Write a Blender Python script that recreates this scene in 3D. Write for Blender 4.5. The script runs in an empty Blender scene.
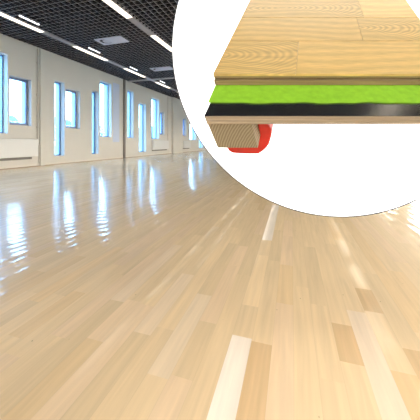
import bpy, bmesh, math, random
from mathutils import Vector
random.seed(11)
sc = bpy.context.scene
C = sc.collection
PI = math.pi

# ------------------------------------------------------------------ helpers
def new_mat(name, col=(.8, .8, .8), rough=.5, metal=0, coat=0, spec=.5):
    m = bpy.data.materials.new(name); m.use_nodes = True
    b = m.node_tree.nodes['Principled BSDF']
    b.inputs['Base Color'].default_value = (*col, 1)
    b.inputs['Roughness'].default_value = rough
    b.inputs['Metallic'].default_value = metal
    b.inputs['Coat Weight'].default_value = coat
    b.inputs['Specular IOR Level'].default_value = spec
    return m

def N(m, kind, **kw):
    n = m.node_tree.nodes.new(kind)
    for k, v in kw.items(): setattr(n, k, v)
    return n

def lk(m, a, b): m.node_tree.links.new(a, b)
def bsdf(m): return m.node_tree.nodes['Principled BSDF']

def noise_tint(m, col, amt=.06, scale=(3, 3, 3), detail=4, bump=0, bdist=.002, coord='Object'):
    """colour = col * (1 +- amt*noise), optional bump"""
    tc = N(m, 'ShaderNodeTexCoord'); mp = N(m, 'ShaderNodeMapping')
    mp.inputs['Scale'].default_value = scale
    lk(m, tc.outputs[coord], mp.inputs['Vector'])
    nz = N(m, 'ShaderNodeTexNoise'); nz.inputs['Detail'].default_value = detail
    nz.inputs['Scale'].default_value = 1
    lk(m, mp.outputs[0], nz.inputs['Vector'])
    rp = N(m, 'ShaderNodeValToRGB')
    rp.color_ramp.elements[0].position = .3; rp.color_ramp.elements[1].position = .7
    rp.color_ramp.elements[0].color = (*[c * (1 - amt) for c in col], 1)
    rp.color_ramp.elements[1].color = (*[min(1, c * (1 + amt)) for c in col], 1)
    lk(m, nz.outputs['Fac'], rp.inputs['Fac'])
    lk(m, rp.outputs['Color'], bsdf(m).inputs['Base Color'])
    if bump:
        bp = N(m, 'ShaderNodeBump'); bp.inputs['Strength'].default_value = bump
        bp.inputs['Distance'].default_value = bdist
        lk(m, nz.outputs['Fac'], bp.inputs['Height']); lk(m, bp.outputs[0], bsdf(m).inputs['Normal'])
    return m

def box(bm, x0, x1, y0, y1, z0, z1):
    v = [bm.verts.new((x, y, z)) for z in (z0, z1) for y in (y0, y1) for x in (x0, x1)]
    for f in ((0, 2, 3, 1), (4, 5, 7, 6), (0, 1, 5, 4), (2, 6, 7, 3), (0, 4, 6, 2), (1, 3, 7, 5)):
        bm.faces.new([v[i] for i in f])

def tube(bm, p0, p1, r, n=12):
    p0, p1 = Vector(p0), Vector(p1); d = (p1 - p0).normalized()
    a = d.orthogonal().normalized(); b = d.cross(a)
    r0 = [bm.verts.new(p0 + r * (math.cos(2*PI*i/n) * a + math.sin(2*PI*i/n) * b)) for i in range(n)]
    r1 = [bm.verts.new(p1 + r * (math.cos(2*PI*i/n) * a + math.sin(2*PI*i/n) * b)) for i in range(n)]
    for i in range(n):
        j = (i + 1) % n; bm.faces.new((r0[i], r0[j], r1[j], r1[i]))
    bm.faces.new(r0[::-1]); bm.faces.new(r1)

def obj(name, bm, mat, parent=None, smooth=False, bevel=0, recalc=True):
    if recalc: bmesh.ops.recalc_face_normals(bm, faces=bm.faces)
    me = bpy.data.meshes.new(name); bm.to_mesh(me); bm.free()
    me.materials.append(mat)
    if smooth:
        for p in me.polygons: p.use_smooth = True
    o = bpy.data.objects.new(name, me); C.objects.link(o); o.parent = parent
    if bevel:
        md = o.modifiers.new('bevel', 'BEVEL'); md.width = bevel; md.segments = 2; md.limit_method = 'ANGLE'
    return o

def empty(name, loc=(0, 0, 0), rz=0):
    o = bpy.data.objects.new(name, None); C.objects.link(o)
    o.location = loc; o.rotation_euler = (0, 0, rz); o.empty_display_size = .1
    return o

def tag(o, label=None, cat=None, group=None, kind=None):
    if label: o['label'] = label
    if cat: o['category'] = cat
    if group: o['group'] = group
    if kind: o['kind'] = kind
    return o

def bbox_obj(name, b, mat, parent=None, bevel=0):
    bm = bmesh.new(); box(bm, *b); return obj(name, bm, mat, parent, bevel=bevel)

# ------------------------------------------------------------------ sizes
WL, WR = -7.6, 4.2          # side walls (inner faces)
YB, YE = -5.0, 31.0         # wall behind, end wall
H = 3.70                    # underside of the open-cell ceiling
TH = .42                    # wall thickness

# ------------------------------------------------------------------ materials
M_wall = noise_tint(new_mat('wall_paint', rough=.75, spec=.25), (.585, .56, .525), .02, (1.2, 1.2, 1.2))
M_trim = new_mat('white_trim', (.62, .585, .53), .5)
M_brown = new_mat('brown_joint', (.26, .17, .10), .6)
M_frame = new_mat('blue_grey_aluminium', (.17, .25, .38), .35, .3)
M_frame_s = new_mat('grey_aluminium', (.22, .27, .42), .35, .2)
M_rad = new_mat('radiator_enamel', (.60, .60, .60), .4)
M_shade = new_mat('under_radiator_shade', (.16, .15, .14), .6)
M_pipe = new_mat('grey_pipe_paint', (.42, .39, .36), .4)
M_dark = new_mat('dark_profile', (.17, .15, .14), .5)
M_void = new_mat('black_void', (.006, .006, .008), .9, spec=.1)
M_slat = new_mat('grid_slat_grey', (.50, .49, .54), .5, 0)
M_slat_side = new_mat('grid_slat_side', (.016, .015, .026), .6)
M_barceil = new_mat('ceiling_bar_grey', (.42, .40, .42), .5)
M_blank = new_mat('grey_blank_cover', (.30, .28, .30), .5)
M_bluepatch = new_mat('painted_window_light', (.50, .56, .72), .6)

def emis(name, col, s):
    m = new_mat(name, col, .5)
    bsdf(m).inputs['Emission Color'].default_value = (*col, 1)
    bsdf(m).inputs['Emission Strength'].default_value = s
    return m
LAMP = 1.45
M_lamp = emis('lamp_diffuser', (1, .90, .76), LAMP)
M_lamp2 = emis('lamp_diffuser_small', (.95, .95, 1), 1.2)

def glass(name, tint):
    m = bpy.data.materials.new(name); m.use_nodes = True
    nt = m.node_tree; nt.nodes.remove(nt.nodes['Principled BSDF'])
    out = nt.nodes['Material Output']
    tr = N(m, 'ShaderNodeBsdfTransparent'); tr.inputs[0].default_value = (*tint, 1)
    gl = N(m, 'ShaderNodeBsdfGlossy'); gl.inputs['Roughness'].default_value = .02
    lw = N(m, 'ShaderNodeLayerWeight'); lw.inputs['Blend'].default_value = .5
    pw = N(m, 'ShaderNodeMath', operation='POWER'); pw.inputs[1].default_value = 5; lk(m, lw.outputs['Facing'], pw.inputs[0])
    fr = N(m, 'ShaderNodeMath', operation='MULTIPLY_ADD'); fr.inputs[1].default_value = .5; fr.inputs[2].default_value = .03; lk(m, pw.outputs[0], fr.inputs[0])
    mx = N(m, 'ShaderNodeMixShader')
    lk(m, fr.outputs[0], mx.inputs[0]); lk(m, tr.outputs[0], mx.inputs[1]); lk(m, gl.outputs[0], mx.inputs[2])
    lk(m, mx.outputs[0], out.inputs['Surface'])
    return m
M_glass = glass('window_glass', (.64, .85, 1.0))
M_glass_clear = glass('clear_window_glass', (1, .99, .97))

# ------------------------------------------------------------------ maple floor
def make_floor():
    m = new_mat('maple_parquet', rough=.22, spec=.5)
    b = bsdf(m)
    at = N(m, 'ShaderNodeAttribute', attribute_name='plank_colour')
    uv = N(m, 'ShaderNodeUVMap', uv_map='plank_uv')
    uv2 = N(m, 'ShaderNodeUVMap', uv_map='plank_profile')
    # long grain streaks along every plank
    mp = N(m, 'ShaderNodeMapping'); mp.inputs['Scale'].default_value = (55, 2.6, 1)
    lk(m, uv.outputs[0], mp.inputs['Vector'])
    nz = N(m, 'ShaderNodeTexNoise'); nz.inputs['Scale'].default_value = 1; nz.inputs['Detail'].default_value = 4
    nz.inputs['Distortion'].default_value = .6
    lk(m, mp.outputs[0], nz.inputs['Vector'])
    r1 = N(m, 'ShaderNodeMapRange'); r1.inputs['From Min'].default_value = .3; r1.inputs['From Max'].default_value = .72
    r1.inputs['To Min'].default_value = 1.04; r1.inputs['To Max'].default_value = .93
    lk(m, nz.outputs['Fac'], r1.inputs['Value'])
    # broad flame figure
    mp2 = N(m, 'ShaderNodeMapping'); mp2.inputs['Scale'].default_value = (16, 1.4, 1)
    lk(m, uv.outputs[0], mp2.inputs['Vector'])
    nz2 = N(m, 'ShaderNodeTexNoise'); nz2.inputs['Scale'].default_value = 1; nz2.inputs['Detail'].default_value = 2
    nz2.inputs['Distortion'].default_value = 1.2
    lk(m, mp2.outputs[0], nz2.inputs['Vector'])
    r2 = N(m, 'ShaderNodeMapRange'); r2.inputs['From Min'].default_value = .3; r2.inputs['From Max'].default_value = .7
    r2.inputs['To Min'].default_value = .96; r2.inputs['To Max'].default_value = 1.04
    lk(m, nz2.outputs['Fac'], r2.inputs['Value'])
    # tiny dark knots / mineral specks
    vo = N(m, 'ShaderNodeTexVoronoi'); vo.inputs['Scale'].default_value = 1
    mp3 = N(m, 'ShaderNodeMapping'); mp3.inputs['Scale'].default_value = (12, 8, 1)
    lk(m, uv.outputs[0], mp3.inputs['Vector']); lk(m, mp3.outputs[0], vo.inputs['Vector'])
    r3 = N(m, 'ShaderNodeMapRange'); r3.inputs['From Min'].default_value = .012; r3.inputs['From Max'].default_value = .035
    r3.inputs['To Min'].default_value = .35; r3.inputs['To Max'].default_value = 1
    lk(m, vo.outputs['Distance'], r3.inputs['Value'])
    # seams
    sp = N(m, 'ShaderNodeSeparateXYZ'); lk(m, uv2.outputs[0], sp.inputs[0])
    pp = N(m, 'ShaderNodeMath', operation='PINGPONG'); pp.inputs[1].default_value = .5
    lk(m, sp.outputs['X'], pp.inputs[0])
    r4 = N(m, 'ShaderNodeMapRange'); r4.inputs['From Min'].default_value = 0; r4.inputs['From Max'].default_value = .02
    r4.inputs['To Min'].default_value = .90; r4.inputs['To Max'].default_value = 1
    lk(m, pp.outputs[0], r4.inputs['Value'])
    mul = None
    for r in (r2, r3, r4):
        mm = N(m, 'ShaderNodeMath', operation='MULTIPLY')
        lk(m, (mul or r1).outputs[0], mm.inputs[0]); lk(m, r.outputs[0], mm.inputs[1]); mul = mm
    vm = N(m, 'ShaderNodeVectorMath', operation='SCALE')
    lk(m, at.outputs['Color'], vm.inputs[0]); lk(m, mul.outputs[0], vm.inputs['Scale'])
    lk(m, vm.outputs[0], b.inputs['Base Color'])
    # lacquer relief: each plank is cupped and tilted by a hair
    tilt = N(m, 'ShaderNodeMath', operation='MULTIPLY')
    lk(m, sp.outputs['X'], tilt.inputs[0]); lk(m, sp.outputs['Y'], tilt.inputs[1])
    c1 = N(m, 'ShaderNodeMath', operation='SUBTRACT'); c1.inputs[1].default_value = .5
    lk(m, sp.outputs['X'], c1.inputs[0])
    c2 = N(m, 'ShaderNodeMath', operation='MULTIPLY'); lk(m, c1.outputs[0], c2.inputs[0]); lk(m, c1.outputs[0], c2.inputs[1])
    c3 = N(m, 'ShaderNodeMath', operation='MULTIPLY'); c3.inputs[1].default_value = 1.7
    lk(m, c2.outputs[0], c3.inputs[0])
    s1 = N(m, 'ShaderNodeMath', operation='ADD'); lk(m, tilt.outputs[0], s1.inputs[0]); lk(m, c3.outputs[0], s1.inputs[1])
    tc = N(m, 'ShaderNodeTexCoord')
    nz4 = N(m, 'ShaderNodeTexNoise'); nz4.inputs['Scale'].default_value = 5; nz4.inputs['Detail'].default_value = 1
    lk(m, tc.outputs['Object'], nz4.inputs['Vector'])
    w = N(m, 'ShaderNodeMath', operation='MULTIPLY'); w.inputs[1].default_value = .6; lk(m, nz4.outputs['Fac'], w.inputs[0])
    s2 = N(m, 'ShaderNodeMath', operation='ADD'); lk(m, s1.outputs[0], s2.inputs[0]); lk(m, w.outputs[0], s2.inputs[1])
    bp = N(m, 'ShaderNodeBump'); bp.inputs['Strength'].default_value = 1; bp.inputs['Distance'].default_value = .0018
    lk(m, s2.outputs[0], bp.inputs['Height'])
    b.inputs['Roughness'].default_value = .55
    b.inputs['Specular IOR Level'].default_value = .25
    b.inputs['Coat Weight'].default_value = 1; b.inputs['Coat Roughness'].default_value = .085
    b.inputs['Coat IOR'].default_value = 1.48
    lk(m, bp.outputs[0], b.inputs['Coat Normal'])

    Wd = .0756; x0 = -.2215
    base = Vector((.88, .66, .395))
    def tone(v=None):
        r = random.random()
        v = random.gauss(1, .024) if v is None else v
        c = base * max(.86, min(1.12, v))
        if r < .14: c = Vector((c.x * 1.03, c.y * 1.02, c.z * 1.08))      # pinkish pale plank
        elif r < .30: c = Vector((c.x * .98, c.y * .95, c.z * .90))       # honey plank
        return c
    light = Vector((.93, .80, .66)); dark = Vector((.74, .51, .275))
    # planks seen singly near the viewer: row -> list of (y0, y1, colour)
    fixed = {
        0: [(.25, 1.0, light * 1.04), (1.0, 1.2, base), (1.2, 1.76, base * 1.09), (1.76, 2.04, base * 1.02), (2.04, 3.2, light * .98)],  # paler planks of this row carry the lamp sheen as colour
        1: [(.3, .99, dark * 1.06), (.99, 1.7, base), (1.7, 2.3, base * .97)],
        5: [(.3, .99, base), (.99, 1.19, dark * 1.03), (1.19, 1.9, base * 1.01)],
        4: [(.3, .9, base), (.9, 1.3, base * .99), (1.3, 2.0, base * .95)],
        6: [(.3, 1.3, Vector((.92, .73, .53))), (1.3, 2.1, base)],
        7: [(.3, 1.0, dark * 1.12), (1.0, 1.318, base * .97), (1.318, 1.51, dark), (1.51, 2.2, base)],
        8: [(.3, 1.12, dark * 1.0), (1.12, 1.7, base * .95)],
        -3: [(.3, .75, base * 1.05), (.75, 1.22, Vector((.92, .72, .49))), (1.22, 1.9, base * .97)],
        -5: [(.3, .9, base * .94), (.9, 1.38, Vector((.92, .71, .48))), (1.38, 2.1, base)],
        -8: [(.5, 1.05, base * .92), (1.05, 1.75, Vector((.91, .70, .47)))],
    }
    bm = bmesh.new()
    cl = bm.loops.layers.float_color.new('plank_colour')
    ul = bm.loops.layers.uv.new('plank_uv'); pl = bm.loops.layers.uv.new('plank_profile')
    def plank(xa, xb, ya, yb, c, t=None):
        f = bm.faces.new([bm.verts.new(p) for p in ((xa, ya, 0), (xb, ya, 0), (xb, yb, 0), (xa, yb, 0))])
        ou, ov = random.uniform(0, 50), random.uniform(0, 50)
        t = random.uniform(-.5, .5) if t is None else t
        for l, (u, v) in zip(f.loops, ((0, 0), (1, 0), (1, 1), (0, 1))):
            l[cl] = (*c, 1)
            l[ul].uv = (ou + u * (xb - xa), ov + v * (yb - ya))
            l[pl].uv = (u, t)
    n0 = math.floor((WL - x0) / Wd); n1 = math.ceil((WR - x0) / Wd)
    for n in range(n0, n1):
        xa, xb = max(WL, x0 + n * Wd), min(WR, x0 + (n + 1) * Wd)
        if xb - xa < .001: continue
        y = YB + random.uniform(-.8, 0); rows = []
        fx = fixed.get(n, [])
        segs = []
        while y < YE:
            L = random.choice((.28, .4, .5, .65, .8, 1.0, 1.2)) * random.uniform(.85, 1.15)
            segs.append([y, y + L, None]); y += L
        if fx:
            a, b_ = fx[0][0], fx[-1][1]
            segs = [s for s in segs if s[1] <= a or s[0] >= b_]
            lo = [s for s in segs if s[1] <= a]; hi = [s for s in segs if s[0] >= b_]
            lo[-1][1] = a; hi[0][0] = b_
            segs = lo + [list(q) for q in fx] + hi
        for s in segs:
            ya, yb = max(YB, s[0]), min(YE, s[1])
            if yb - ya > .001: plank(xa, xb, ya, yb, s[2] if s[2] is not None else tone())
    o = obj('floor', bm, m, recalc=False)
    tag(o, kind='structure')
make_floor()
bbox_obj('subfloor', (WL - TH, WR + .3, YB - .3, YE + .3, -.2, -.004), M_trim)
tag(bpy.data.objects['subfloor'], kind='structure')

# ------------------------------------------------------------------ walls with openings
def wall_open(name, x_in, x_out, holes, y0, y1, z0, z1, mat):
    """wall in the y-z plane, holes = (ya, yb, za, zb)"""
    ys = sorted({y0, y1, *[h[0] for h in holes], *[h[1] for h in holes]})
    zs = sorted({z0, z1, *[h[2] for h in holes], *[h[3] for h in holes]})
    bm = bmesh.new()
    def q(*p): bm.faces.new([bm.verts.new(v) for v in p])
    def inside(y, z): return any(h[0] < y < h[1] and h[2] < z < h[3] for h in holes)
    for i in range(len(ys) - 1):
        for j in range(len(zs) - 1):
            a, b, c, d = ys[i], ys[i + 1], zs[j], zs[j + 1]
            if inside((a + b) / 2, (c + d) / 2): continue
            for x in (x_in, x_out): q((x, a, c), (x, b, c), (x, b, d), (x, a, d))
    for a, b, c, d in holes + [(y0, y1, z0, z1)]:
        q((x_in, a, c), (x_out, a, c), (x_out, b, c), (x_in, b, c))
        q((x_in, a, d), (x_out, a, d), (x_out, b, d), (x_in, b, d))
        q((x_in, a, c), (x_out, a, c), (x_out, a, d), (x_in, a, d))
        q((x_in, b, c), (x_out, b, c), (x_out, b, d), (x_in, b, d))
    o = obj(name, bm, mat, recalc=False); tag(o, kind='structure'); return o

HI, LO, SA = 'high', 'low', 'sash'
Lw = [  # y0, y1, z0, z1, type
    (2.55, 2.95, .28, 2.82, LO), (3.1, 3.7, 1.24, 2.64, SA),
    (4.58, 5.31, .99, 3.20, HI), (5.36, 6.01, 1.24, 2.64, SA),
    (6.83, 7.23, .28, 2.82, LO), (7.29, 7.93, 1.24, 2.65, SA),
    (8.55, 8.92, .26, 2.80, LO), (9.01, 9.73, .97, 3.30, HI),
    (10.91, 11.41, .95, 3.28, HI), (11.91, 12.59, .22, 2.80, LO),
    (13.18, 14.06, .93, 3.28, HI), (14.18, 14.74, 1.20, 2.58, SA),
    (17.68, 18.25, 1.20, 2.48, SA), (19.05, 20.39, .92, 2.90, HI), (21.13, 22.18, .22, 2.6, LO),
    (23.4, 24.1, .97, 3.3, HI), (25.5, 26.0, .28, 2.8, LO)]
wall_open('wall_left', WL, WL - TH, [w[:4] for w in Lw], YB, YE, 0, H + .5, M_wall)
Rw = [(-3.4, -1.8, .25, 3.3), (.2, 1.8, .25, 3.3), (3.2, 5.0, .25, 3.3), (5.6, 7.6, .25, 3.3), (8.0, 11.8, .25, 2.4),
      (13.0, 16.0, .25, 2.4), (17.2, 20.2, .25, 2.4), (21.4, 24.4, .25, 2.4), (25.6, 28.6, .25, 2.4)]  # unseen; the far ones are added to brighten the deep end
wall_open('wall_right', WR, WR + .25, Rw, YB, YE, 0, H + .5, M_wall)
bbox_obj('wall_end', (WL - TH, WR + .25, YE, YE + .25, 0, H + .5), M_wall); tag(bpy.data.objects['wall_end'], kind='structure')
# wall behind the viewer, unseen; its glazing is added to light the near floor
def unseen_wall_back():
    bm = bmesh.new(); y0, y1 = YB - .25, YB
    box(bm, WL - TH, -5.0, y0, y1, 0, H + .5); box(bm, 1.4, WR + .25, y0, y1, 0, H + .5)
    box(bm, -5.0, 1.4, y0, y1, 0, .25); box(bm, -5.0, 1.4, y0, y1, 3.3, H + .5); box(bm, -3.2, -.6, y0, y1, .25, 3.3)
    tag(obj('unseen_wall_back', bm, M_wall), kind='structure')
unseen_wall_back()
# shallow projection of the left wall further down the hall
bm = bmesh.new(); box(bm, WL, WL + .14, 15.75, 17.3, 0, H); tag(obj('wall_left_projection', bm, M_wall), kind='structure')

wn = 0
def window(x, y0, y1, z0, z1, kind, glassm=M_glass, fw=.035, inward=1):
    """frame across the y-z opening at depth x"""
    global wn; wn += 1
    w = empty('window_%d' % wn, (x, (y0 + y1) / 2, z0)); tag(w, kind='structure')
    hy, hz = (y1 - y0) / 2, z1 - z0
    fm = M_frame_s if kind == SA else M_frame
    f = .05 if kind == SA else fw
    bm = bmesh.new()
    box(bm, -.03, .03, -hy, -hy + f, 0, hz); box(bm, -.03, .03, hy - f, hy, 0, hz)
    box(bm, -.03, .03, -hy + f, hy - f, 0, f); box(bm, -.03, .03, -hy + f, hy - f, hz - f, hz)
    obj('window_frame', bm, fm, w)
    bm = bmesh.new(); box(bm, -.006, .006, -hy + f, hy - f, f, hz - f)
    obj('window_pane', bm, glassm, w)
    if kind == SA:
        bm = bmesh.new()      # opening sash in front of the frame
        g = .028
        box(bm, .03, .055, -hy + g, -hy + g + .05, g, hz - g); box(bm, .03, .055, hy - g - .05, hy - g, g, hz - g)
        box(bm, .03, .055, -hy + g + .05, hy - g - .05, g, g + .05); box(bm, .03, .055, -hy + g + .05, hy - g - .05, hz - g - .05, hz - g)
        s = obj('sash', bm, fm, w)
        bm = bmesh.new(); zc = hz * .42
        box(bm, .055, .066, hy - g - .045, hy - g - .01, zc - .05, zc + .05)
        tube(bm, (.06, hy - g - .027, zc + .02), (.11, hy - g - .027, zc + .02), .010)
        tube(bm, (.105, hy - g - .027, zc + .03), (.105, hy - g - .027, zc - .11), .011)
        obj('window_handle', bm, M_frame_s, s)
    if kind == LO or kind == 'big':
        bm = bmesh.new(); box(bm, -.025, .025, -hy + f, hy - f, hz * .62, hz * .62 + .04) if kind == 'big' else box(bm, -.02, .02, hy - f - .012, hy - f, f, hz - f)
        obj('window_bar', bm, fm, w)
    return w
for y0, y1, z0, z1, k in Lw: window(WL - .20, y0, y1, z0, z1, k)
for y0, y1, z0, z1 in Rw: window(WR + .12, y0, y1, z0, z1, 'big', M_glass_clear, fw=.06)
for xa, xb in ((-5.0, -3.2), (-.6, 1.4)):
    w = window(0, -(xb - xa) / 2, (xb - xa) / 2, .25, 3.3, 'big', M_glass_clear, fw=.06)
    w.location = ((xa + xb) / 2, YB - .12, .25); w.rotation_euler.z = PI / 2

# ------------------------------------------------------------------ skirting, corner profile
bm = bmesh.new()
box(bm, WL, WL + .012, YB, 15.75, .006, .07); box(bm, WL + .14, WL + .152, 15.738, 17.31, .006, .07); box(bm, WL, WL + .012, 17.3, YE, .006, .07)
b = obj('baseboard_left', bm, M_trim); tag(b, kind='structure')
bm = bmesh.new(); box(bm, WL + .012, WL + .024, YB, 15.73, .0, .012); box(bm, WL + .012, WL + .024, 17.32, YE, .0, .012)
tag(obj('trim_1', bm, M_brown), kind='structure')
tag(bbox_obj('trim_2', (WL, WL + .06, 10.56, 10.68, 0, H), M_dark, bevel=.004), kind='structure')
tag(bbox_obj('trim_3', (WL, -.2, 10.90, 11.0, H - .035, H + .02), M_barceil), kind='structure')
# bluish window light on the wall, painted as a thin pale blue sheet
p = bbox_obj('wall_light_patch', (WL + .001, WL + .006, 9.82, 10.28, .75, 3.4), M_bluepatch, bevel=.002)
tag(p, 'tall narrow pale blue patch of painted window light on the left wall before the dark upright profile', 'painted light patch')

# ------------------------------------------------------------------ ceiling
bm = bmesh.new()
pit = .145; th = .0080; hh = .055
x = WL + .05
while x < WR:
    box(bm, x - th / 2, x + th / 2, YB, YE, H, H + hh); x += pit
y = YB + .05
while y < YE:
    box(bm, WL, WR, y - th / 2, y + th / 2, H + .001, H + hh - .001); y += pit
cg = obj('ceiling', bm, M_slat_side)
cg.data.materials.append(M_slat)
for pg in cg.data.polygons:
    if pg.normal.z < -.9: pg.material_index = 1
tag(cg, kind='structure')
tag(bbox_obj('ceiling_slab', (WL - TH, WR + .25, YB - .25, YE + .25, H + .5, H + .7), M_void), kind='structure')

# light rows : lit diffusers alternate with grey blank covers
place = ['nearest', 'second', 'third', 'fourth', 'fifth', 'sixth', 'seventh', 'eighth', 'ninth', 'tenth', 'eleventh', 'twelfth', 'thirteenth', 'fourteenth']
rows = [(-6.38, 'row beside the windowed left wall', 'lamps of the row nearest the left windows'),
        (-3.67, 'row one step in from the window side', 'lamps of the second row from the left windows'),
        (-.96, 'row over the middle of the hall', 'lamps of the middle row'), (2.0, 'row nearest the right wall', 'lamps of the row by the right wall')]
def lamp_proto():
    t = empty('ceiling_lamp')
    bm = bmesh.new()
    for s in (-1, 1): box(bm, s * .0875 - .005, s * .0875 + .005, -.75, .75, -.012, .06)
    for s in (-1, 1): box(bm, -.0825, .0825, s * .745 - .005, s * .745 + .005, -.012, .06)
    box(bm, -.0825, .0825, -.74, .74, .05, .06)
    obj('lamp_housing', bm, M_blank, t)
    obj('lamp_diffuser', (lambda b: (box(b, -.0825, .0825, -.74, .74, -.01, -.004), b)[1])(bmesh.new()), M_lamp, t)
    return t
def cover_proto():
    bm = bmesh.new(); box(bm, -.085, .085, -.52, .52, -.008, .05)
    return obj('blank_cover', bm, M_blank)
lp = lamp_proto(); cp = cover_proto(); first = True
for x, rl, grp in rows:
    k = 0
    for i in range(-3, 10):
        yc = 4.62 + 2.55 * i
        if yc < YB + 1 or yc > YE - 1: continue
        vis = i >= 0
        if first: o = lp; c = cp
        else:
            o = lp.copy(); C.objects.link(o)
            for ch in lp.children:
                d = ch.copy(); C.objects.link(d); d.parent = o
            c = cp.copy(); C.objects.link(c)
        first = False
        o.location = (x, yc, H); c.location = (x, yc + 1.275, H)
        n = place[k]; k += 1
        tag(o, '%s glowing strip lamp in the %s' % (n, rl), 'ceiling lamp', grp)
        tag(c, '%s grey blank cover in the %s' % (n, rl), 'ceiling cover', grp.replace('lamps', 'blank covers'))

for k, yc in enumerate((2.56, 4.76, 6.95, 9.15, 11.6)):
    bm = bmesh.new(); box(bm, -.017, .017, -.25, .25, -.01, .02)
    o = obj('slim_lamp', bm, M_lamp2); o.location = (-6.08, yc, H)
    tag(o, '%s short slim light strip in the grid beside the window-side lamp row' % place[k], 'ceiling lamp', 'short slim strips beside the window-side lamp row')

# ventilation plates with a round dark outlet
def vent(yc, k):
    t = empty('ceiling_vent', (-5.0, yc, H))
    bm = bmesh.new(); n = 40; cx, r = -.22, .17
    x0, x1, y0, y1 = -.44, .44, -.225, .225
    zt, zb = .01, -.014
    def ring(z, rr=r): return [bm.verts.new((cx + rr * math.cos(2*PI*i/n), rr * math.sin(2*PI*i/n), z)) for i in range(n)]
    def sq(z):
        vs = []
        for i in range(n):
            a = 2*PI*i/n; c, s = math.cos(a), math.sin(a)
            ts = [((x1 if c > 0 else x0) - cx) / c if abs(c) > 1e-6 else 9, (y1 if s > 0 else y0) / s if abs(s) > 1e-6 else 9]
            q = min(ts); vs.append(bm.verts.new((cx + q * c, q * s, z)))
        return vs
    a, b_, c_, d_ = ring(zb), sq(zb), ring(zt), sq(zt)
    for i in range(n):
        j = (i + 1) % n
        bm.faces.new((a[i], a[j], b_[j], b_[i])); bm.faces.new((c_[i], c_[j], d_[j], d_[i]))
        bm.faces.new((b_[i], b_[j], d_[j], d_[i])); bm.faces.new((a[i], a[j], c_[j], c_[i]))
    for cy in ((x0, y0), (x0, y1), (x1, y0), (x1, y1)): pass
    obj('vent_plate', bm, M_ventp, t)
    bm = bmesh.new(); tube(bm, (cx, 0, .012), (cx, 0, .10), .165, 32); o = obj('vent_duct', bm, M_duct, t); tag(o, 'dark round duct')
    bm = bmesh.new(); tube(bm, (cx + .048, 0, -.012), (cx + .048, 0, -.004), .118, 32); obj('vent_disc', bm, M_duct2, t)
    tag(t, ['nearer grey rectangular vent plate with round outlet in the black ceiling grid',
            'farther grey rectangular vent plate with round outlet, just before the ceiling crossbar'][k], 'ceiling vent', 'vent plates in the ceiling grid')
M_ventp = new_mat('vent_plate_grey', (.55, .55, .66), .5)
M_duct = new_mat('duct_dark', (.03, .03, .05), .6)
M_duct2 = new_mat('duct_disc', (.5, .5, .6), .5)
vent(6.42, 0); vent(9.5, 1)

# ------------------------------------------------------------------ radiators and pipes
def radiator(y0, y1, label):
    t = empty('radiator', (WL, (y0 + y1) / 2, .31)); h = (y1 - y0) / 2
    bm = bmesh.new(); box(bm, .045, .14, -h, h, 0, .53)
    obj('radiator_body', bm, M_rad, t, bevel=.008)
    bm = bmesh.new(); k = -h + .04
    while k < h - .05:
        box(bm, .06, .125, k, k + .012, .528, .534); k += .03
    obj('top_grille', bm, M_pipe, t)
    for s in (-h + .25, h - .25):
        bm = bmesh.new(); box(bm, 0.001, .05, s - .02, s + .02, .06, .48); obj('wall_bracket', bm, M_pipe, t)
    bm = bmesh.new(); tube(bm, (.09, h, .44), (.09, h + .06, .44), .016); tube(bm, (.09, h + .03, .44), (.09, h + .03, .50), .02)
    obj('valve', bm, M_trim, t)
    bm = bmesh.new(); box(bm, .02, .10, -h + .05, h - .18, -.075, -.012); obj('shade_strip', bm, M_shade, t)  # dark strip put in as the shade under the radiator
    tag(t, label, 'radiator', 'flat radiators on the left wall')
radiator(4.1, 6.13, 'long white flat radiator under the nearest small sash window at the left edge')
radiator(13.16, 15.1, 'white flat radiator under the windows just past the dark upright profile')
radiator(17.55, 18.85, 'small far white radiator on the left wall beside the white round inset disc')

def pipe(y, label, zb=.70):
    t = empty('heating_pipe', (WL, y, 0))
    bm = bmesh.new(); tube(bm, (.035, 0, zb), (.035, 0, H - .04), .018); obj('riser', bm, M_pipe, t, smooth=False)
    bm = bmesh.new(); tube(bm, (.035, .05, .10), (.035, .05, zb - .06), .016); tube(bm, (.035, .05, zb - .06), (.035, 0, zb), .016); obj('lower_riser', bm, M_trim, t)
    for z in (1.2, 2.2, 3.2):
        bm = bmesh.new(); box(bm, 0.001, .05, -.025, .025, z, z + .03); obj('pipe_clip', bm, M_pipe, t)
    tag(t, label, 'pipe', 'vertical pipes on the left wall')
pipe(6.19, 'grey vertical pipe at the right end of the nearest long radiator')
pipe(15.16, 'grey vertical pipe beside the far sash window past the dark upright profile')
# boxed-in riser next to the first pipe
t = bbox_obj('pipe_casing', (WL + .001, WL + .05, 6.275, 6.44, .001, H), M_wall, bevel=.006)
tag(t, 'cream boxed pipe casing running floor to ceiling beside the nearest grey pipe', 'pipe casing')

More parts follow.
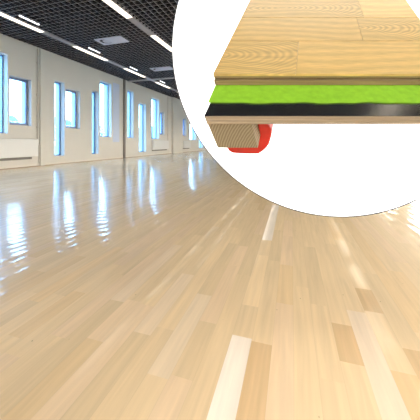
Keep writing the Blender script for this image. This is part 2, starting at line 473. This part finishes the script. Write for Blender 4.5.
# ------------------------------------------------------------------ round white inset, made up as a hanging glowing disc, with floor section
TH_C = math.radians(17.38)
def world(r, f, z): return (r * math.cos(TH_C) - f * math.sin(TH_C), r * math.sin(TH_C) + f * math.cos(TH_C), z)
R_D = .714; ZC = 1.149
M_inset = new_mat('inset_glow_white', (.9, .9, .9), .6, spec=.1)
bsdf(M_inset).inputs['Emission Color'].default_value = (1, 1, 1, 1); bsdf(M_inset).inputs['Emission Strength'].default_value = 1.0  # glow added so the inset stays evenly white
M_rim = new_mat('rim_dark_grey', (.05, .05, .06), .4)
M_added_cable = new_mat('added_cable_steel', (.5, .5, .5), .3, 1)
D = empty('round_inset_disc', world(.554, 1.1, ZC), TH_C)
tag(D, 'big round white inset disc with added glow and thin dark rim hanging over the floor', 'inset disc')
def disc(y0, y1, r, name, mat, n=256):
    bm = bmesh.new(); tube(bm, (0, y0, 0), (0, y1, 0), r, n)
    return obj(name, bm, mat, D)
disc(0, .03, R_D - .003, 'glow_face', M_inset)
bm = bmesh.new(); n = 256
prof = [(R_D - .003, -.0015), (R_D + .001, -.0015), (R_D + .001, .034), (R_D - .003, .034)]
rg = [[bm.verts.new((r * math.cos(2*PI*i/n), y, r * math.sin(2*PI*i/n))) for i in range(n)] for r, y in prof]
for k in range(4):
    for i in range(n):
        j = (i + 1) % n; a, b_ = rg[k], rg[(k + 1) % 4]; bm.faces.new((a[i], a[j], b_[j], b_[i]))
o = obj('rim', bm, M_rim, D); tag(o, 'thin dark grey rim')
bm = bmesh.new(); tube(bm, (0, .031, 0), (0, .033, 0), R_D - .004, 128); obj('added_back_plate', bm, M_blank, D)
for s in (-1, 1):
    bm = bmesh.new(); tube(bm, (s * .35, .018, .60), (s * .35, .018, H - ZC), .002, 8); obj('added_cable', bm, M_added_cable, D)  # cables added to hang the disc

# floor build-up sample: local frame of the inset disc, r = right, f = away, z = up
S = empty('floor_section_sample', world(0, 0, 0), TH_C)
tag(S, 'stepped floor build-up sample: oak boards, green underlay, black-faced plywood, batten and red pad', 'floor sample')
O = Vector((.0073, .64, .916)); RA = Vector((1, 0, 0)); LA = Vector((.4, 1, 1.034)); Q = Vector((.30, .70, -.68))
def P(a, s, h): return O + a * RA + s * LA + h * Q
AE = .60
def slab(bm, a_f, s_f, h0, h1, a_b=None, s_b=None, a1=AE, cl=None, col=None):
    """slanted slab from front step s_f back to the inset disc"""
    if s_b is None: sb0, sb1 = .456 - .7 * h0, .456 - .7 * h1
    else: sb0 = sb1 = s_b
    a_b = a_f if a_b is None else a_b
    v = [bm.verts.new(P(*p)) for p in ((a_f, s_f, h0), (a1, s_f, h0), (a1, sb0, h0), (a_b, sb0, h0),
                                      (a_f, s_f, h1), (a1, s_f, h1), (a1, sb1, h1), (a_b, sb1, h1))]
    return [bm.faces.new([v[i] for i in f]) for f in ((0, 1, 2, 3), (4, 7, 6, 5), (0, 4, 5, 1), (1, 5, 6, 2), (2, 6, 7, 3), (3, 7, 4, 0))]

# oak wear layer
def oak_mat():
    m = new_mat('oiled_oak', rough=.42)
    b = bsdf(m)
    at = N(m, 'ShaderNodeAttribute', attribute_name='plank_colour'); uv = N(m, 'ShaderNodeUVMap', uv_map='plank_uv')
    mp = N(m, 'ShaderNodeMapping'); mp.inputs['Scale'].default_value = (4, 14, 1); lk(m, uv.outputs[0], mp.inputs['Vector'])
    wv = N(m, 'ShaderNodeTexWave', wave_type='BANDS', bands_direction='Y'); wv.inputs['Scale'].default_value = .8
    wv.inputs['Distortion'].default_value = 14; wv.inputs['Detail'].default_value = 2; wv.inputs['Detail Scale'].default_value = .55
    lk(m, mp.outputs[0], wv.inputs['Vector'])
    r1 = N(m, 'ShaderNodeMapRange'); r1.inputs['To Min'].default_value = .88; r1.inputs['To Max'].default_value = 1.05
    lk(m, wv.outputs['Fac'], r1.inputs['Value'])
    mp2 = N(m, 'ShaderNodeMapping'); mp2.inputs['Scale'].default_value = (26, 420, 1); lk(m, uv.outputs[0], mp2.inputs['Vector'])
    nz = N(m, 'ShaderNodeTexNoise'); nz.inputs['Scale'].default_value = 1; nz.inputs['Detail'].default_value = 3; lk(m, mp2.outputs[0], nz.inputs['Vector'])
    r2 = N(m, 'ShaderNodeMapRange'); r2.inputs['From Min'].default_value = .35; r2.inputs['From Max'].default_value = .65
    r2.inputs['To Min'].default_value = .88; r2.inputs['To Max'].default_value = 1.07; lk(m, nz.outputs['Fac'], r2.inputs['Value'])
    mm = N(m, 'ShaderNodeMath', operation='MULTIPLY'); lk(m, r1.outputs[0], mm.inputs[0]); lk(m, r2.outputs[0], mm.inputs[1])
    vm = N(m, 'ShaderNodeVectorMath', operation='SCALE'); lk(m, at.outputs['Color'], vm.inputs[0]); lk(m, mm.outputs[0], vm.inputs['Scale'])
    # flame figure on some boards: nested long arches
    fl = N(m, 'ShaderNodeUVMap', uv_map='flame_uv'); nd = N(m, 'ShaderNodeTexNoise'); nd.inputs['Scale'].default_value = 14
    lk(m, fl.outputs[0], nd.inputs['Vector'])
    mf = N(m, 'ShaderNodeMapping'); mf.inputs['Scale'].default_value = (1, 3.6, 1); lk(m, fl.outputs[0], mf.inputs['Vector'])
    ln = N(m, 'ShaderNodeVectorMath', operation='LENGTH'); lk(m, mf.outputs[0], ln.inputs[0])
    ph = N(m, 'ShaderNodeMath', operation='MULTIPLY_ADD'); ph.inputs[1].default_value = 2 * PI / .021; lk(m, ln.outputs['Value'], ph.inputs[0])
    dn = N(m, 'ShaderNodeMath', operation='MULTIPLY'); dn.inputs[1].default_value = 12; lk(m, nd.outputs['Fac'], dn.inputs[0]); lk(m, dn.outputs[0], ph.inputs[2])
    sn = N(m, 'ShaderNodeMath', operation='SINE'); lk(m, ph.outputs[0], sn.inputs[0])
    r3 = N(m, 'ShaderNodeMapRange'); r3.inputs['From Min'].default_value = -1; r3.inputs['To Min'].default_value = 1.06; r3.inputs['To Max'].default_value = .74
    lk(m, sn.outputs[0], r3.inputs['Value'])
    mxf = N(m, 'ShaderNodeMix', data_type='FLOAT'); mxf.inputs['A'].default_value = 1
    lk(m, at.outputs['Alpha'], mxf.inputs['Factor']); lk(m, r3.outputs[0], mxf.inputs['B'])
    vf = N(m, 'ShaderNodeVectorMath', operation='SCALE'); lk(m, vm.outputs[0], vf.inputs[0]); lk(m, mxf.outputs['Result'], vf.inputs['Scale'])
    lk(m, vf.outputs[0], b.inputs['Base Color'])
    return m
bm = bmesh.new()
cl = bm.loops.layers.float_color.new('plank_colour'); ul = bm.loops.layers.uv.new('plank_uv')
ul2 = bm.loops.layers.uv.new('flame_uv'); flame = {(0, 0): (-.03, .065, .75), (1, 1): (.37, .19, 1), (2, 0): (.13, .31, .9), (3, 1): (.4, .40, .7)}
oakc = Vector((.68, .45, .16))
srows = [0, .1245, .247, .3687, .456]
joints = {0: [(0, 1.0), (.202, 1.03)], 1: [(0, .98), (.3897, 1.06)], 2: [(0, 1.03), (.416, 1.16)], 3: [(0, 1.02), (.30, 1.1)]}
g = .0011
for r in range(4):
    js = joints[r]
    for k, (a0, v) in enumerate(js):
        a1 = js[k + 1][0] if k + 1 < len(js) else AE
        s0, s1 = srows[r], srows[r + 1]
        ga = g * .5
        fs = []
        vv = [bm.verts.new(P(*p)) for p in (
            (a0 + (ga if k else 0), s0 + (g if r else 0), 0), (a1 - (ga if a1 < AE else 0), s0 + (g if r else 0), 0), (a1 - (ga if a1 < AE else 0), s1 - g, 0), (a0 + (ga if k else 0), s1 - g, 0),
            (a0 + (ga if k else 0), s0 + (g if r else 0), .006), (a1 - (ga if a1 < AE else 0), s0 + (g if r else 0), .006), (a1 - (ga if a1 < AE else 0), s1 - g, .006), (a0 + (ga if k else 0), s1 - g, .006))]
        ou, ov = random.uniform(0, 9), random.uniform(0, 9)
        for f in ((0, 1, 2, 3), (4, 7, 6, 5), (0, 4, 5, 1), (1, 5, 6, 2), (2, 6, 7, 3), (3, 7, 4, 0)):
            fc = bm.faces.new([vv[i] for i in f])
            for l, i in zip(fc.loops, f):
                fm = flame.get((r, k), (0, 0, 0)); l[cl] = (*(oakc * v), fm[2])
                aa = (a0, a1, a1, a0)[i % 4]; ss = (s0, s0, s1, s1)[i % 4]
                l[ul].uv = (ou + aa, ov + ss); l[ul2].uv = (aa - fm[0], ss - fm[1])
o = obj('oak_top_layer', bm, oak_mat(), S); tag(o, 'honey oak boards with fine seams and flame grain')
def wood_edge(name, c, amt=.18, sc=(6, 6, 320), rough=.65):
    return noise_tint(new_mat(name, rough=rough, spec=.2), c, amt, sc, 3)
M_oaklow = wood_edge('oak_core', (.27, .19, .095))
M_ply = wood_edge('plywood_edge', (.36, .29, .21))
M_groove = new_mat('groove_shadow_brown', (.10, .065, .03), .8)
# core below the wear layer: upper lip, recessed groove, lower lip
bm = bmesh.new(); slab(bm, .0, .0, .0065, .0120); slab(bm, .006, .022, .0120, .0160); slab(bm, -.001, -.0035, .0160, .0290)
o = obj('board_core', bm, M_oaklow, S); tag(o, 'brownish grooved side edge of the oak board')
# green underlay, slightly wavy front edge
M_green = noise_tint(new_mat('lime_underlay', rough=.8, spec=.15), (.25, .50, .03), .10, (60, 60, 60), 3, .3, .002)
bm = bmesh.new(); n = 60
top, bot = [], []
for i in range(n + 1):
    t = i / n; a = -.0012 + t * (AE + .0012)
    w = .0010 * math.sin(t * 23) + .0007 * math.sin(t * 51 + 1)
    top.append([bm.verts.new(P(a if i else -.0008, -.0502 + w, .0305)), bm.verts.new(P(a if i else -.009, .43, .0295))])
    bot.append([bm.verts.new(P(a if i else -.0008, -.0502 + w, .0335)), bm.verts.new(P(a if i else -.009, .43, .0330))])
for i in range(n):
    bm.faces.new((top[i][0], top[i+1][0], top[i+1][1], top[i][1])); bm.faces.new((bot[i][0], bot[i][1], bot[i+1][1], bot[i+1][0]))
    bm.faces.new((top[i][0], bot[i][0], bot[i+1][0], top[i+1][0])); bm.faces.new((top[i][1], top[i+1][1], bot[i+1][1], bot[i][1]))
for i in (0, n): bm.faces.new((top[i][0], top[i][1], bot[i][1], bot[i][0]))
tag(obj('green_underlay', bm, M_green, S), 'lime green foam underlay mat')
# black film on plywood
M_film = new_mat('black_film', (.008, .009, .012), .2, spec=1)
bsdf(M_film).inputs['Coat Weight'].default_value = 1; bsdf(M_film).inputs['Coat IOR'].default_value = 1.9; bsdf(M_film).inputs['Coat Roughness'].default_value = .22
nzb = N(M_film, 'ShaderNodeTexNoise'); nzb.inputs['Scale'].default_value = 90; tcb = N(M_film, 'ShaderNodeTexCoord'); bpb = N(M_film, 'ShaderNodeBump')
bpb.inputs['Distance'].default_value = .0006; bpb.inputs['Strength'].default_value = .5
lk(M_film, tcb.outputs['Object'], nzb.inputs['Vector']); lk(M_film, nzb.outputs['Fac'], bpb.inputs['Height']); lk(M_film, bpb.outputs[0], bsdf(M_film).inputs['Normal'])
bm = bmesh.new(); slab(bm, .0027, -.0825, .0338, .0350, a_b=.0053)
tag(obj('black_film', bm, M_film, S), 'glossy black film face of the plywood')
bm = bmesh.new()
for k in range(5):
    h0 = .0350 + k * .0047; slab(bm, .0025 - .0002 * k, -.0820 - (.0006 if k % 2 == 0 else 0), h0, h0 + .0047, a_b=.005)
tag(obj('plywood_layer', bm, M_ply, S), 'pale layered plywood edge')
# pine batten with end grain
M_bat = new_mat('pine_batten', rough=.7, spec=.2)
tcw = N(M_bat, 'ShaderNodeTexCoord'); mpw = N(M_bat, 'ShaderNodeMapping')
pc = P(.13, -.06, .20); mpw.inputs['Location'].default_value = (-pc.x, 0, -pc.z); mpw.inputs['Scale'].default_value = (1, .05, 1)
wvw = N(M_bat, 'ShaderNodeTexWave', wave_type='RINGS', rings_direction='Y'); wvw.inputs['Scale'].default_value = 48; wvw.inputs['Distortion'].default_value = 2.2
wvw.inputs['Detail'].default_value = 2; wvw.inputs['Detail Scale'].default_value = 1.5
rpw = N(M_bat, 'ShaderNodeValToRGB'); rpw.color_ramp.elements[0].color = (.20, .16, .10, 1); rpw.color_ramp.elements[1].color = (.31, .255, .17, 1)
lk(M_bat, tcw.outputs['Object'], mpw.inputs['Vector']); lk(M_bat, mpw.outputs[0], wvw.inputs['Vector']); lk(M_bat, wvw.outputs['Fac'], rpw.inputs['Fac'])
lk(M_bat, rpw.outputs['Color'], bsdf(M_bat).inputs['Base Color'])
bm = bmesh.new(); slab(bm, -.0007, -.0783, .0585, .1475, a_b=-.0007, s_b=.30, a1=.1015)
tag(obj('batten', bm, M_bat, S, bevel=.0015), 'pale pine batten with end grain')
# red rubber pad behind and under the batten
M_red = noise_tint(new_mat('red_rubber', rough=.45), (.55, .014, .008), .1, (40, 40, 40))
pr = [(.0003, .148), (.0003, .170), (.003, .205), (.012, .2150), (.050, .2187), (.084, .2187), (.100, .205), (.1102, .193), (.1200, .178), (.1258, .1607), (.1320, .142), (.1348, .123), (.1320, .109), (.1245, .095), (.118, .0585), (.1020, .0585), (.1020, .148)]
bm = bmesh.new()
fr = [bm.verts.new(P(a, -.050, h)) for a, h in pr]; bk = [bm.verts.new(P(a, .03, h)) for a, h in pr]
bm.faces.new(fr); bm.faces.new(bk[::-1])
for i in range(len(pr)):
    j = (i + 1) % len(pr); bm.faces.new((fr[i], fr[j], bk[j], bk[i]))
tag(obj('rubber_pad', bm, M_red, S, bevel=.003), 'bright red rubber pad under the batten')

# ------------------------------------------------------------------ outside
M_ground = noise_tint(new_mat('outside_ground', rough=.9), (.20, .30, .36), .2, (.2, .2, .2))  # distance haze mixed into the bluish ground colour
M_leaf = noise_tint(new_mat('tree_leaves', rough=.9, spec=.1), (.10, .17, .22), .2, (1.5, 1.5, 1.5))  # leaf colour made bluish to carry the haze
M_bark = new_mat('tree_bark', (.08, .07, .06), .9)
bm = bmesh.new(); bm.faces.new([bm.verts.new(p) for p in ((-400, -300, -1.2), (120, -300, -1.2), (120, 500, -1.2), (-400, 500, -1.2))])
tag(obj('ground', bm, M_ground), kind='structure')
def tree(x, y, h, label):
    t = empty('tree', (x, y, -1.2)); rr = random.Random(int(abs(x * 7 + y * 13)))
    bm = bmesh.new(); tube(bm, (0, 0, 0), (0, 0, h * .5), .28, 8); obj('trunk', bm, M_bark, t)
    bm = bmesh.new()
    for k in range(9):
        a = rr.uniform(0, 2 * PI); d = rr.uniform(0, h * .28); r = rr.uniform(.2, .3) * h
        g0 = bmesh.ops.create_icosphere(bm, subdivisions=3, radius=r)['verts']
        off = Vector((d * math.cos(a), d * math.sin(a), h * rr.uniform(.38, .74)))
        for v in g0:
            v.co = v.co * (1 + .12 * math.sin(v.co.x * 5 + k) * math.cos(v.co.z * 6 + v.co.y * 4)) + off
    obj('crown', bm, M_leaf, t, smooth=True)
    tag(t, label, 'tree', 'trees outside the left windows')
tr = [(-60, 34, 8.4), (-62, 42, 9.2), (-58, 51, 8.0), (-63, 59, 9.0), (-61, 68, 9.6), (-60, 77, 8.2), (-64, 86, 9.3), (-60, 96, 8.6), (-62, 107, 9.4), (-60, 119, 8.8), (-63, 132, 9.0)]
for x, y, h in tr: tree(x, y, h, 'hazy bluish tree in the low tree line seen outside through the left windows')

# ------------------------------------------------------------------ sky
w = bpy.data.worlds.new('World'); sc.world = w; w.use_nodes = True
nt = w.node_tree; bg = nt.nodes['Background']
tc = nt.nodes.new('ShaderNodeTexCoord'); sp = nt.nodes.new('ShaderNodeSeparateXYZ'); rp = nt.nodes.new('ShaderNodeValToRGB')
nt.links.new(tc.outputs['Generated'], sp.inputs[0]); nt.links.new(sp.outputs['Z'], rp.inputs['Fac'])
# the sun side of the sky (+x) is warmer and brighter than the shaded side (-x)
mr = nt.nodes.new('ShaderNodeMapRange'); mr.inputs['From Min'].default_value = -.5; mr.inputs['From Max'].default_value = .5
nt.links.new(sp.outputs['X'], mr.inputs['Value'])
mxw = nt.nodes.new('ShaderNodeMixRGB'); mxw.inputs['Color2'].default_value = (1.44, 1.38, 1.24, 1)
nt.links.new(mr.outputs[0], mxw.inputs['Fac']); nt.links.new(rp.outputs['Color'], mxw.inputs['Color1']); nt.links.new(mxw.outputs['Color'], bg.inputs['Color'])
rp.color_ramp.elements[0].color = (1.02, 1.16, 1.38, 1); rp.color_ramp.elements[0].position = 0
rp.color_ramp.elements[1].color = (.62, .9, 1.25, 1); rp.color_ramp.elements[1].position = .7
bg.inputs['Strength'].default_value = 7.0

# ------------------------------------------------------------------ camera
cd = bpy.data.cameras.new('camera'); cam = bpy.data.objects.new('camera', cd); C.objects.link(cam)
cam.location = (0, 0, .75); cam.rotation_euler = (PI / 2, 0, TH_C)
cd.sensor_fit = 'HORIZONTAL'; cd.sensor_width = 36; cd.lens = 36 * 262 / 420; cd.shift_y = -68 / 420
cd.clip_start = .02; cd.clip_end = 1000
sc.camera = cam
sc.view_settings.view_transform = 'Standard'; sc.view_settings.look = 'None'
sc.view_settings.gamma = 1; sc.view_settings.use_curve_mapping = False
sc.view_settings.exposure = 0.60
sc.cycles.max_bounces = 8; sc.cycles.diffuse_bounces = 4; sc.cycles.transparent_max_bounces = 8
sc.cycles.sample_clamp_indirect = 6
sc.cycles.use_denoising = True
